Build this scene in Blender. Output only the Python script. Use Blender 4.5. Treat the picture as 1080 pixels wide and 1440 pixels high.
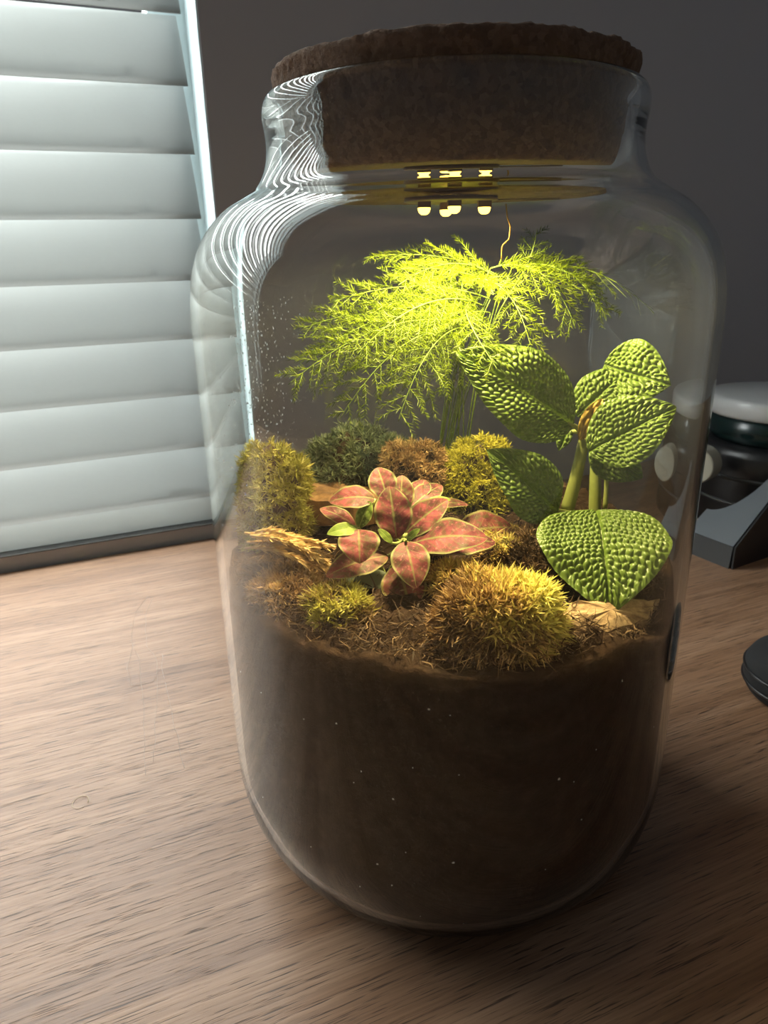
import bpy, math, random
import numpy as np
from mathutils import Vector, Matrix

for o in list(bpy.data.objects):
    bpy.data.objects.remove(o)
scene = bpy.context.scene
rng = np.random.default_rng(7)
random.seed(7)
V = lambda *a: np.array(a, dtype=float)

# ------------------------------------------------------------------ camera
CAM_F, CAM_PITCH, CAM_ROLL = 1013.0, math.radians(20.4), math.radians(-1.2)
CAM_POS = V(-.327 * math.sin(math.radians(5.35)), -.327 * math.cos(math.radians(5.35)), .292)
_F = V(0, math.cos(CAM_PITCH), -math.sin(CAM_PITCH))
_R0 = V(1, 0, 0)
_U0 = np.cross(_R0, _F)
CAM_R = _R0 * math.cos(CAM_ROLL) + _U0 * math.sin(CAM_ROLL)
CAM_U = -_R0 * math.sin(CAM_ROLL) + _U0 * math.cos(CAM_ROLL)
cam_data = bpy.data.cameras.new('camera')
cam = bpy.data.objects.new('camera', cam_data)
scene.collection.objects.link(cam)
cam.matrix_world = Matrix(((CAM_R[0], CAM_U[0], -_F[0], CAM_POS[0]), (CAM_R[1], CAM_U[1], -_F[1], CAM_POS[1]),
                           (CAM_R[2], CAM_U[2], -_F[2], CAM_POS[2]), (0, 0, 0, 1)))
cam_data.sensor_fit = 'AUTO'
cam_data.sensor_width = 36
cam_data.lens = CAM_F / 1440 * 36
cam_data.clip_start = .01
cam_data.dof.use_dof = True
cam_data.dof.focus_distance = .30
cam_data.dof.aperture_fstop = 24
scene.camera = cam

# ------------------------------------------------------------------ world, lights, exposure
world = bpy.data.worlds.new('room_ambience')
scene.world = world
world.use_nodes = True
world.node_tree.nodes['Background'].inputs[0].default_value = (.93, .96, 1, 1)
world.node_tree.nodes['Background'].inputs[1].default_value = .08

# window plane: origin on the wall, WU along the wall, WN into the room
W0, WU, WN = V(-.213, .40, 0), V(.9215, .3884, 0), V(.3884, -.9215, 0)
WROT = math.atan2(WU[1], WU[0])


def wp(s, n, z):
    return W0 + WU * s + WN * n + V(0, 0, z)


def add_area(name, loc, target, sx, sy, power, col):
    d = bpy.data.lights.new(name, 'AREA')
    d.shape = 'RECTANGLE'; d.size = sx; d.size_y = sy; d.energy = power; d.color = col
    o = bpy.data.objects.new(name, d)
    scene.collection.objects.link(o)
    o.location = loc
    o.rotation_euler = (Vector(target) - Vector(loc)).to_track_quat('-Z', 'Y').to_euler()
    return o


daylight = add_area('daylight', wp(-.5, -.55, .95), wp(-.5, 0, .80), 4.6, 2.0, 490, (.95, 1.0, .985))

vs = scene.view_settings
vs.view_transform = 'Standard'
vs.look = 'None'
vs.gamma = 1
vs.use_curve_mapping = False
vs.exposure = 0.25
cy = scene.cycles
cy.max_bounces = 24
cy.transmission_bounces = 20
cy.glossy_bounces = 10
cy.diffuse_bounces = 5
cy.transparent_max_bounces = 24
cy.sample_clamp_indirect = 4
cy.blur_glossy = .6
cy.use_denoising = True


# ------------------------------------------------------------------ helpers
def at(px, py, Y):
    """point of the photographed place seen at pixel (px,py) at world depth Y"""
    d = (px - 540) / CAM_F * CAM_R + (720 - py) / CAM_F * CAM_U + _F
    return CAM_POS + d * (Y - CAM_POS[1]) / d[1]


def onz(px, py, z):
    d = (px - 540) / CAM_F * CAM_R + (720 - py) / CAM_F * CAM_U + _F
    return CAM_POS + d * (z - CAM_POS[2]) / d[2]


def inside(p, r=.1005):
    p = np.array(p, float)
    h = math.hypot(p[0], p[1])
    if h > r:
        p[:2] *= r / h
    return p


def nrm(v):
    v = np.asarray(v, float)
    return v / (np.linalg.norm(v, axis=-1, keepdims=True) + 1e-12)


class MB:
    def __init__(self):
        self.v, self.f, self.n, self.t, self.uv = [], [], 0, [], []

    def add(self, verts, faces, tint=.5, uv=None):
        verts = np.asarray(verts, float).reshape(-1, 3)
        self.v.append(verts)
        n = self.n
        if isinstance(faces, np.ndarray):
            self.f.extend((faces + n).tolist())
        else:
            self.f.extend([[i + n for i in f] for f in faces])
        t = np.broadcast_to(np.asarray(tint, float), (len(verts),)) if np.ndim(tint) <= 1 else tint
        self.t.append(t)
        self.uv.append(np.zeros((len(verts), 2)) if uv is None else np.asarray(uv, float))
        self.n += len(verts)

    def build(self, name, mat, parent=None, smooth=True, **props):
        me = bpy.data.meshes.new(name)
        v = np.concatenate(self.v)
        o = bpy.data.objects.new(name, me)
        scene.collection.objects.link(o)
        if parent is not None:
            o.parent = parent
            v = v - np.array(parent_world(parent))
        me.from_pydata(v.tolist(), [], self.f)
        a = me.attributes.new('tint', 'FLOAT', 'POINT')
        a.data.foreach_set('value', np.concatenate(self.t).astype(np.float32))
        uv = np.concatenate(self.uv)
        a = me.attributes.new('leaf_uv', 'FLOAT_VECTOR', 'POINT')
        a.data.foreach_set('vector', np.concatenate([uv, np.zeros((len(uv), 1))], 1).astype(np.float32).ravel())
        if smooth:
            me.polygons.foreach_set('use_smooth', np.ones(len(me.polygons), bool))
        for m in (mat if isinstance(mat, (list, tuple)) else [mat]):
            me.materials.append(m)
        me.update()
        for k, val in props.items():
            o[k] = val
        return o


def parent_world(o):
    p = Vector((0, 0, 0))
    while o is not None:
        p = p + o.location
        o = o.parent
    return p


def thing(name, loc, label, cat, **props):
    o = bpy.data.objects.new(name, None)
    o.empty_display_size = .01
    scene.collection.objects.link(o)
    o.location = Vector(loc)
    o['label'] = label
    o['category'] = cat
    for k, v in props.items():
        o[k] = v
    return o


def box(mb, o, ax, ay, az, tint=.5):
    """box from corner o spanned by three edge vectors"""
    o, ax, ay, az = map(lambda q: np.asarray(q, float), (o, ax, ay, az))
    c = [o, o + ax, o + ax + ay, o + ay]
    c = c + [p + az for p in c]
    f = [(0, 3, 2, 1), (4, 5, 6, 7), (0, 1, 5, 4), (1, 2, 6, 5), (2, 3, 7, 6), (3, 0, 4, 7)]
    if np.dot(np.cross(ax, ay), az) < 0:
        f = [q[::-1] for q in f]
    mb.add(c, f, tint)


def lathe(mb, prof, seg=96, center=(0, 0, 0), tint=.5, close=False):
    prof = np.asarray(prof, float)
    th = np.linspace(0, 2 * math.pi, seg, endpoint=False)
    n = len(prof)
    pts = np.stack([prof[:, None, 0] * np.cos(th), prof[:, None, 0] * np.sin(th), np.repeat(prof[:, 1:2], seg, 1)], -1).reshape(-1, 3) + np.asarray(center, float)
    i, j = np.meshgrid(np.arange(n if close else n - 1), np.arange(seg), indexing='ij')
    i2, j2 = (i + 1) % n, (j + 1) % seg
    f = np.stack([i * seg + j, i * seg + j2, i2 * seg + j2, i2 * seg + j], -1).reshape(-1, 4)
    mb.add(pts, f, tint)
    return n, seg


def bez(p0, p1, p2, n):
    t = np.linspace(0, 1, n)[:, None]
    return (1 - t) ** 2 * p0 + 2 * t * (1 - t) * p1 + t * t * p2


def tube(mb, path, r0, r1=None, seg=8, tint=.5):
    path = np.asarray(path, float)
    r = np.linspace(r0, r0 if r1 is None else r1, len(path))
    tg = nrm(np.gradient(path, axis=0))
    ref = V(0, 0, 1) if abs(tg[0][2]) < .9 else V(1, 0, 0)
    x = nrm(np.cross(tg, ref))
    y = np.cross(tg, x)
    th = np.linspace(0, 2 * math.pi, seg, endpoint=False)
    pts = path[:, None] + r[:, None, None] * (x[:, None] * np.cos(th)[None, :, None] + y[:, None] * np.sin(th)[None, :, None])
    n = len(path)
    i, j = np.meshgrid(np.arange(n - 1), np.arange(seg), indexing='ij')
    j2 = (j + 1) % seg
    f = np.stack([i * seg + j, i * seg + j2, (i + 1) * seg + j2, (i + 1) * seg + j], -1).reshape(-1, 4)
    fl = f.tolist() + [list(range(seg))[::-1], [(n - 1) * seg + k for k in range(seg)]]
    mb.add(pts.reshape(-1, 3), fl, tint)


def needles(mb, P, Dv, L, W, bend=None, tint=.5):
    """thin tapering blades: base P, direction Dv, length L, width W"""
    P = np.asarray(P, float); Dv = nrm(Dv)
    N = len(P)
    L = np.broadcast_to(L, (N,))[:, None]; W = np.broadcast_to(W, (N,))[:, None]
    side = nrm(np.cross(Dv, nrm(rng.normal(size=(N, 3)))))
    up = np.cross(side, Dv)
    b = (np.zeros((N, 3)) if bend is None else bend)
    m = P + Dv * L * .5 + up * L * .06
    tip = P + Dv * L + b * L
    pts = np.stack([P - side * W * .35, P + side * W * .35, m + side * W * .5, m - side * W * .5, tip], 1).reshape(-1, 3)
    k = np.arange(N)[:, None] * 5
    fl = (k + np.array([[0, 1, 2, 3]])).tolist() + (k + np.array([[3, 2, 4]])).tolist()
    tt = np.repeat(np.broadcast_to(np.asarray(tint, float), (N,)), 5)
    mb.add(pts, fl, tt)


def vnoise(p, scale, seed=0):
    """cheap smooth noise, -1..1"""
    p = np.asarray(p, float) * scale
    r = np.random.default_rng(seed)
    out = 0
    for k in range(6):
        d = nrm(r.normal(size=3)); ph = r.uniform(0, 6.28); fr = r.uniform(.6, 1.8)
        out = out + np.sin(p @ d * fr * 6.28 + ph)
    return out / 3.2


# ------------------------------------------------------------------ material helpers
class NT:
    def __init__(self, name):
        self.m = bpy.data.materials.new(name)
        self.m.use_nodes = True
        self.t = self.m.node_tree
        self.t.nodes.clear()
        self.out = self.t.nodes.new('ShaderNodeOutputMaterial')

    def n(self, kind, **kw):
        nd = self.t.nodes.new('ShaderNode' + kind)
        ins = kw.pop('ins', {})
        for k, v in kw.items():
            setattr(nd, k, v)
        for k, v in ins.items():
            self.set(nd.inputs[k], v)
        return nd

    def set(self, sock, v):
        if isinstance(v, bpy.types.NodeSocket):
            self.t.links.new(v, sock)
        else:
            if hasattr(sock.default_value, '__len__') and not hasattr(v, '__len__'):
                v = (v,) * len(sock.default_value)
            if hasattr(v, '__len__') and hasattr(sock.default_value, '__len__') and len(sock.default_value) == 4 and len(v) == 3:
                v = (*v, 1)
            sock.default_value = v

    def math(self, op, a, b=None, c=None, clamp=False):
        nd = self.n('Math', operation=op, use_clamp=clamp)
        for i, x in enumerate((a, b, c)):
            if x is not None:
                self.set(nd.inputs[i], x)
        return nd.outputs[0]

    def ramp(self, fac, stops):
        nd = self.n('ValToRGB')
        cr = nd.color_ramp
        while len(cr.elements) < len(stops):
            cr.elements.new(.5)
        for e, (p, c) in zip(cr.elements, stops):
            e.position = p
            e.color = (*c, 1) if len(c) == 3 else c
        self.set(nd.inputs[0], fac)
        return nd.outputs[0]

    def noise(self, vec, scale, detail=4, rough=.6, dist=0):
        nd = self.n('TexNoise', ins={'Scale': scale, 'Detail': detail, 'Roughness': rough, 'Distortion': dist})
        if vec is not None:
            self.set(nd.inputs['Vector'], vec)
        return nd.outputs[0]

    def coord(self, which='Object', scale=None, rotz=0):
        c = self.n('TexCoord').outputs[which]
        if scale is None and not rotz:
            return c
        mp = self.n('Mapping')
        mp.inputs['Rotation'].default_value = (0, 0, rotz)
        if scale is not None:
            mp.inputs['Scale'].default_value = scale
        self.set(mp.inputs[0], c)
        return mp.outputs[0]

    def mix(self, fac, a, b):
        nd = self.n('Mix', data_type='RGBA')
        self.set(nd.inputs[0], fac); self.set(nd.inputs[6], a); self.set(nd.inputs[7], b)
        return nd.outputs[2]

    def mixs(self, fac, a, b):
        nd = self.n('MixShader')
        self.set(nd.inputs[0], fac); self.t.links.new(a, nd.inputs[1]); self.t.links.new(b, nd.inputs[2])
        return nd.outputs[0]

    def bump(self, h, strength=.3, dist=.001):
        nd = self.n('Bump', ins={'Strength': strength, 'Distance': dist, 'Height': h})
        return nd.outputs[0]

    def princ(self, color, rough=.5, normal=None, **kw):
        nd = self.n('BsdfPrincipled')
        self.set(nd.inputs['Base Color'], color)
        self.set(nd.inputs['Roughness'], rough)
        if normal is not None:
            self.set(nd.inputs['Normal'], normal)
        for k, v in kw.items():
            self.set(nd.inputs[k.replace('_', ' ')], v)
        return nd.outputs[0]

    def attr(self, name):
        return self.n('Attribute', attribute_name=name)

    def done(self, sh):
        self.t.links.new(sh, self.out.inputs[0])
        return self.m


def plain(name, col, rough=.5, **kw):
    t = NT(name)
    c = t.noise(t.coord(), 60, 3)
    f = t.mix(t.math('MULTIPLY', c, .25), col, tuple(x * .8 for x in col))
    return t.done(t.princ(f, rough, **kw))


# wall paint
t = NT('charcoal_wall_paint')
nz = t.noise(t.coord(), 220, 3)
m_wall = t.done(t.princ((.46, .475, .51), .75, t.bump(nz, .15, .0006)))
m_trim = plain('white_gloss_trim', (.55, .64, .66), .35)
m_sill = plain('sill_shade_tone', (.05, .048, .045), .6)  # dark colour stands in for the shade on the sill below the blind
m_floor = plain('dark_floor_board', (.12, .08, .06), .6)

# blinds: thin white slats that let some daylight through
t = NT('white_blind_slat')
nz = t.noise(t.coord('Object', (3, 60, 60)), 8, 3)
col = t.mix(nz, (.42, .425, .42), (.39, .395, .39))
d = t.princ(col, .42)
tr = t.n('BsdfTranslucent', ins={0: (.52, .535, .52)}).outputs[0]
m_slat = t.done(t.mixs(.38, d, tr))

# walnut table: grain runs along the wall
t = NT('walnut_desk_laminate')
gx = t.coord('Object', None, 0)
mp = t.n('Mapping'); mp.inputs['Rotation'].default_value = (0, 0, -WROT); t.set(mp.inputs[0], gx)
vec = mp.outputs[0]
m1 = t.n('Mapping'); m1.inputs['Scale'].default_value = (2.2, 26, 10); t.set(m1.inputs[0], vec)
bands = t.noise(m1.outputs[0], 1.5, 4, .6, .6)
m2 = t.n('Mapping'); m2.inputs['Scale'].default_value = (14, 640, 60); t.set(m2.inputs[0], vec)
fine = t.noise(m2.outputs[0], 1.0, 3, .6, .3)
m3 = t.n('Mapping'); m3.inputs['Scale'].default_value = (48, 1500, 60); t.set(m3.inputs[0], vec)
pore = t.noise(m3.outputs[0], 1.0, 2, .5, .2)
base = t.ramp(bands, [(.28, (.225, .120, .066)), (.45, (.31, .176, .102)), (.60, (.385, .232, .142)), (.78, (.25, .138, .080))])
fc = t.ramp(fine, [(.35, (.62, .58, .55)), (.62, (1, 1, 1))])
base = t.n('Mix', data_type='RGBA', blend_type='MULTIPLY', ins={0: .75, 6: base, 7: fc}).outputs[2]
pf = t.ramp(pore, [(.33, (1, 1, 1)), (.41, (0, 0, 0))])
base = t.mix(t.math('MULTIPLY', pf, .85), base, (.055, .030, .018))
bh = t.math('SUBTRACT', fine, t.math('MULTIPLY', pf, .8))
rg = t.math('ADD', .36, t.math('MULTIPLY', bands, .14))
m_wood = t.done(t.princ(base, rg, t.bump(bh, .35, .0004)))
m_pale_line = plain('pale_line', (.42, .33, .27), .6)
m_hair = plain('pale_hair', (.75, .58, .38), .5)

# glass: outer clear, inner with a thin film of dust and condensation
t = NT('clear_jar_glass')
g = t.n('BsdfGlass', ins={'Color': (.975, .985, .98, 1), 'Roughness': 0.0, 'IOR': 1.48}).outputs[0]
m_glass = t.done(g)
t = NT('misted_jar_glass')
g = t.n('BsdfGlass', ins={'Color': (.985, .99, .985, 1), 'Roughness': 0.0, 'IOR': 1.48}).outputs[0]
oc = t.coord()
n1 = t.noise(oc, 14, 4, .6)
n2 = t.noise(oc, 700, 2, .5)
fog = t.math('MULTIPLY', t.ramp(n1, [(.35, (.15,) * 3), (.75, (1,) * 3)]), t.ramp(n2, [(.35, (.35,) * 3), (.7, (1,) * 3)]))
sz = t.n('SeparateXYZ'); t.set(sz.inputs[0], oc)
fog = t.math('MULTIPLY', fog, t.ramp(t.math('MULTIPLY', sz.outputs[2], 2.5), [(.36, (.002,) * 3), (.44, (.010,) * 3), (.68, (.013,) * 3), (.76, (.002,) * 3)]))
df = t.n('BsdfDiffuse', ins={0: (.8, .82, .82)}).outputs[0]
tl = t.n('BsdfTranslucent', ins={0: (.8, .82, .82)}).outputs[0]
m_glass_in = t.done(t.mixs(fog, g, t.mixs(.5, df, tl)))
t = NT('water_droplet')
m_water = t.done(t.n('BsdfGlass', ins={'Color': (1, 1, 1, 1), 'Roughness': 0.0, 'IOR': 1.33}).outputs[0])

# cork
t = NT('granulated_cork')
oc = t.coord()
vo = t.n('TexVoronoi', ins={'Scale': 520.0, 'Randomness': 1.0}); t.set(vo.inputs['Vector'], oc)
nn = t.noise(oc, 420, 5, .7)
n3 = t.noise(oc, 900, 2)
colr = t.ramp(vo.outputs['Color'], [(.15, (.13, .072, .042)), (.5, (.165, .094, .056)), (.85, (.21, .125, .078))])
dk = t.ramp(nn, [(.30, (1, 1, 1)), (.42, (0, 0, 0))])
colr = t.mix(t.math('MULTIPLY', dk, .7), colr, (.085, .045, .025))
hh = t.math('ADD', t.math('MULTIPLY', nn, 1.0), t.math('MULTIPLY', n3, .3))
m_cork = t.done(t.princ(colr, .9, t.bump(hh, .9, .0018)))

# soil
t = NT('dark_potting_soil')
oc = t.coord()
n1 = t.noise(oc, 160, 6, .7); n2 = t.noise(oc, 30, 3)
colr = t.ramp(n1, [(.32, (.005, .003, .002)), (.52, (.016, .009, .006)), (.70, (.038, .022, .013)), (.85, (.08, .05, .03))])
colr = t.mix(t.math('MULTIPLY', n2, .4), colr, (.030, .017, .011))
m_soil = t.done(t.princ(colr, .95, t.bump(n1, .8, .0015), Specular_IOR_Level=.08))
m_perlite = plain('perlite', (.55, .52, .47), .8)


def tinted(name, stops, rough=.6, transl=.3, spec=.3):
    t = NT(name)
    c = t.ramp(t.attr('tint').outputs['Fac'], stops)
    d = t.princ(c, rough, Specular_IOR_Level=spec)
    tr = t.n('BsdfTranslucent'); t.set(tr.inputs[0], c)
    return t.done(t.mixs(transl, d, tr.outputs[0]))


m_fern = tinted('asparagus_fern_green', [(0, (.042, .072, .0012)), (.5, (.074, .108, .0016)), (1, (.105, .136, .0022))], .5, .5, .15)
m_fern_stem = tinted('fern_stem', [(0, (.06, .10, .01)), (1, (.10, .15, .02))], .5, .2)
m_moss_olive = tinted('olive_moss', [(0, (.15, .095, .035)), (.3, (.30, .26, .055)), (.65, (.44, .43, .09)), (1, (.62, .57, .20))], .6, .35)
m_moss_dark = tinted('dark_green_moss', [(0, (.05, .065, .04)), (.5, (.17, .215, .12)), (1, (.36, .41, .24))], .6, .3)
m_moss_tan = tinted('tan_brown_moss', [(0, (.14, .075, .04)), (.5, (.42, .27, .13)), (1, (.62, .47, .22))], .7, .3)
m_moss_yellow = tinted('yellow_green_moss', [(0, (.16, .14, .02)), (.5, (.40, .38, .04)), (1, (.58, .52, .08))], .6, .35)
m_moss_gold = tinted('golden_moss', [(0, (.16, .09, .04)), (.4, (.42, .28, .11)), (.7, (.54, .45, .13)), (1, (.66, .62, .18))], .65, .35)
m_dry = tinted('dry_brown_fibre', [(0, (.020, .011, .007)), (.5, (.085, .050, .027)), (1, (.23, .15, .08))], .8, .15)
m_bark = NT('bark_chip')
t = m_bark
oc = t.coord()
n1 = t.noise(oc, 120, 5, .7)
m_bark = t.done(t.princ(t.ramp(n1, [(.3, (.10, .05, .022)), (.55, (.28, .15, .06)), (.8, (.42, .27, .13))]), .8, t.bump(n1, .7, .001)))

t = NT('pale_bark_slab')
oc = t.coord()
n1 = t.noise(oc, 150, 5, .7)
m_bark_pale = t.done(t.princ(t.ramp(n1, [(.3, (.08, .045, .024)), (.5, (.22, .145, .08)), (.8, (.38, .28, .17))]), .85, t.bump(n1, .7, .001)))

# crinkled green leaf
t = NT('crinkled_green_leaf')
uv = t.attr('leaf_uv').outputs['Vector']
sx = t.n('SeparateXYZ'); t.set(sx.inputs[0], uv)
n1 = t.noise(t.coord(), 40, 3)
c = t.mix(n1, (.047, .095, .014), (.085, .140, .021))
tn = t.attr('tint').outputs['Fac']
c = t.mix(t.math('MULTIPLY', tn, .6), c, (.25, .34, .07))
d = t.princ(c, .38, Specular_IOR_Level=.5)
tr = t.n('BsdfTranslucent'); t.set(tr.inputs[0], t.mix(.5, c, (.20, .32, .02)))
m_crinkle = t.done(t.mixs(.25, d, tr.outputs[0]))
m_stalk = tinted('pale_green_stalk', [(0, (.16, .20, .05)), (1, (.34, .38, .12))], .5, .25)
m_wither = tinted('withered_leaf', [(0, (.22, .13, .03)), (1, (.48, .36, .08))], .6, .3)


# pink leaf with green edge and pale veins
def pink_leaf(name, pink, green, edge):
    t = NT(name)
    uv = t.attr('leaf_uv').outputs['Vector']
    sx = t.n('SeparateXYZ'); t.set(sx.inputs[0], uv)
    s = t.math('ABSOLUTE', sx.outputs[0]); tt = sx.outputs[1]
    nz = t.noise(t.coord(), 330, 4, .7)
    nb = t.noise(t.coord(), 120, 2)
    pk = t.mix(t.ramp(nb, [(.38, (0, 0, 0)), (.62, (1, 1, 1))]), tuple(x * 1.15 for x in pink), tuple(x * .38 for x in pink))
    pale = t.ramp(t.noise(t.coord(), 620, 3, .6), [(.56, (0, 0, 0)), (.66, (1, 1, 1))])
    pk = t.mix(t.math('MULTIPLY', pale, .6), pk, tuple(min(1, x * 1.5 + .05) for x in pink))
    spot = t.ramp(nz, [(.47, (0, 0, 0)), (.58, (1, 1, 1))])
    pk = t.mix(t.math('MULTIPLY', spot, .55), pk, green)
    # side veins
    a = t.math('MULTIPLY', t.math('SUBTRACT', tt, t.math('MULTIPLY', s, .26)), 6.5)
    a = t.math('ABSOLUTE', t.math('SUBTRACT', t.math('FRACT', a), .5))
    vein = t.ramp(t.math('ADD', a, t.math('MULTIPLY', t.math('SUBTRACT', nz, .5), .25)), [(.03, (1, 1, 1)), (.12, (0, 0, 0))])
    mid = t.ramp(s, [(.02, (1, 1, 1)), (.09, (0, 0, 0))])
    vm = t.math('MAXIMUM', t.math('MULTIPLY', vein, .22), mid)
    c = t.mix(t.math('MULTIPLY', vm, .7), pk, edge)
    ed = t.ramp(t.math('ADD', s, t.math('MULTIPLY', t.math('SUBTRACT', nz, .5), .12)), [(.84, (0, 0, 0)), (.93, (1, 1, 1))])
    c = t.mix(t.math('MULTIPLY', ed, .85), c, edge)
    d = t.princ(c, .55, Specular_IOR_Level=.12)
    tr = t.n('BsdfTranslucent'); t.set(tr.inputs[0], c)
    return t.done(t.mixs(.22, d, tr.outputs[0]))


m_pink = pink_leaf('pink_splash_leaf', (.19, .046, .056), (.055, .06, .02), (.18, .19, .075))
m_pink_dark = pink_leaf('dark_pink_leaf', (.14, .036, .036), (.06, .07, .02), (.18, .17, .06))
m_pink_green = pink_leaf('young_green_leaf', (.14, .20, .035), (.11, .18, .028), (.26, .30, .09))

m_black = plain('black_plastic', (.010, .010, .011), .35)
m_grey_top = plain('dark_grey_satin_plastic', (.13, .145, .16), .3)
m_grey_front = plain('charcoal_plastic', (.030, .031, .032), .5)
m_cream = plain('cream_tape', (.36, .345, .28), .5)
m_lid = plain('pale_grey_plastic', (.55, .56, .56), .28)
m_teal = plain('black_teal_gloss', (.006, .018, .018), .22)
m_fabric = plain('black_fabric', (.012, .013, .015), .85)
m_housing = plain('brown_led_board', (.12, .07, .03), .5)
t = NT('warm_led')
m_led = t.done(t.n('Emission', ins={0: (1, .62, .09, 1), 1: 6.0}).outputs[0])
m_led.cycles.emission_sampling = 'NONE'

# ================================================================== SETTING
WL, WRt, WZ0, WZ1 = -1.2, .032, .0150, 1.10      # window opening
mb = MB()
TH = -.14
for (s0, s1, z0, z1) in ((-2.2, WL, -.74, 1.7), (WRt, 2.6, -.74, 1.7), (WL, WRt, -.74, WZ0), (WL, WRt, WZ1, 1.7)):
    box(mb, wp(s0, .004, z0), WU * (s1 - s0), -WN * .144, V(0, 0, z1 - z0))
o = mb.build('wall_back', m_wall, None, False, kind='structure')
mb = MB()
box(mb, V(-2.6, -2.2, -.76), V(5.2, 0, 0), V(0, 4.2, 0), V(0, 0, .02))
mb.build('floor', m_floor, None, False, kind='structure')

# window: white reveal lining and dark sill
win = bpy.data.objects.new('window_1', None)
scene.collection.objects.link(win)
win.location = Vector(wp(WRt, 0, WZ0))
win['kind'] = 'structure'
mb = MB(); box(mb, wp(WRt - .0015, .003, WZ0), WU * .0014, -WN * .142, V(0, 0, WZ1 - WZ0)); mb.build('jamb_lining', m_trim, win, False)
mb = MB(); box(mb, wp(WL + .0001, .003, WZ0), WU * .0014, -WN * .142, V(0, 0, WZ1 - WZ0)); mb.build('jamb_lining', m_trim, win, False)
mb = MB(); box(mb, wp(WL, .0065, WZ0), WU * (WRt - WL), -WN * .146, V(0, 0, .0008)); mb.build('window_sill', m_sill, win, False)
mb = MB(); box(mb, wp(WL, .003, WZ1 - .0014), WU * (WRt - WL), -WN * .142, V(0, 0, .0013)); mb.build('head_lining', m_trim, win, False)
# strip added behind the slats to keep daylight off the jamb gap
mb = MB()
box(mb, wp(WRt - .0016, -.050, WZ0 + .001), -WU * .034, -WN * .03, V(0, 0, WZ1 - WZ0 - .004))
mb.build('jamb_light_blocker', m_trim, win, False)

# blind
PITCH, SLW, TILT = .0545, .0645, math.radians(24)
blind = thing('window_blind', wp(-.5, -.012, WZ0), 'white venetian blind with closed wide slats in the window on the left', 'blind')
S0, S1 = -1.18, .0175


def slat_mesh(width, thick):
    n = 11
    q = np.linspace(-.5, .5, n)
    # cross-section in (n,z): gently crowned, bottom edge towards the room
    cx = -q * width * math.sin(TILT) + .0016 * (1 - (2 * q) ** 2) * math.cos(TILT)
    cz = q * width * math.cos(TILT)
    a = np.stack([cx + thick * .5, cz], 1); b = np.stack([cx - thick * .5, cz], 1)[::-1]
    sec = np.concatenate([a, b])
    v = []
    for s in (S0, S1):
        for (nn_, zz) in sec:
            v.append(WU * (s - S0) + WN * nn_ + V(0, 0, zz))
    k = len(sec)
    f = [(i, (i + 1) % k, k + (i + 1) % k, k + i) for i in range(k)] + [tuple(range(k))[::-1], tuple(range(k, 2 * k))]
    me = bpy.data.meshes.new('slat')
    me.from_pydata([tuple(p) for p in v], [], f)
    me.polygons.foreach_set('use_smooth', [i not in (n - 1, 2 * n - 1, k, k + 1) for i in range(len(f))])
    me.materials.append(m_slat)
    return me


sm = slat_mesh(SLW, .0026)
ns = 0
zc = .045 + SLW * math.cos(TILT) * .5
while zc < 1.06:
    o = bpy.data.objects.new('slat', sm)
    scene.collection.objects.link(o)
    o.parent = blind
    o.location = Vector(wp(S0, -.012, zc)) - blind.location
    zc += PITCH
    ns += 1
mb = MB()
box(mb, wp(S0, -.006, .0165), WU * (S1 - S0), -WN * .018, V(0, 0, .0325) - WN * .006)
mb.build('bottom_rail', m_slat, blind, False)

# ================================================================== TABLE
table = thing('desk', wp(.1, .4, -.74), 'brown walnut-grain desk that the big jar stands on', 'desk')
mb = MB()
t0, t1, tn0, tn1 = -.95, 1.25, .0068, .86
o0 = wp(t0, tn0, -.028)
box(mb, o0, WU * (t1 - t0), WN * (tn1 - tn0), V(0, 0, .028))
top = mb.build('desk_top', m_wood, table, False)
bv = top.modifiers.new('b', 'BEVEL'); bv.width = .002; bv.segments = 2
for s in (t0 + .05, t1 - .10):
    for n_ in (tn0 + .04, tn1 - .10):
        mb = MB(); box(mb, wp(s, n_, -.74), WU * .05, WN * .05, V(0, 0, .712)); mb.build('leg', m_wood, table, False)
# fine pale lines on the desk
mb = MB()
for pts in ([(208, 838), (190, 862), (184, 900), (196, 930), (202, 1000), (204, 1090)],
            [(214, 842), (204, 866), (206, 905), (222, 935), (220, 990), (216, 1070)],
            [(188, 905), (178, 940), (186, 965), (214, 960), (226, 940)],
            [(232, 960), (246, 1020), (258, 1080)], [(226, 920), (231, 955)]):
    P = np.array([onz(x, y, .00012) for x, y in pts])
    q = np.linspace(0, len(P) - 1, 40)
    P = np.stack([np.interp(q, range(len(P)), P[:, k]) for k in range(3)], 1)
    P[:, :2] += .0006 * np.stack([vnoise(P, 25, 3), vnoise(P, 25, 4)], 1)
    tube(mb, P, .00011, .00008, 4)
mb.build('pale_line_marks', m_pale_line, table, True)
c0 = onz(113, 1128, .0004)
th = np.linspace(0, 5.6, 40)
mb = MB(); tube(mb, c0 + np.stack([.0042 * np.cos(th), .0050 * np.sin(th), .0002 * np.sin(th * 2)], 1), .00018, .00012, 5)
o = mb.build('curled_hair', m_hair, None, True, label='tiny pale curled hair lying in a ring on the bare desk', category='hair')

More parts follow.
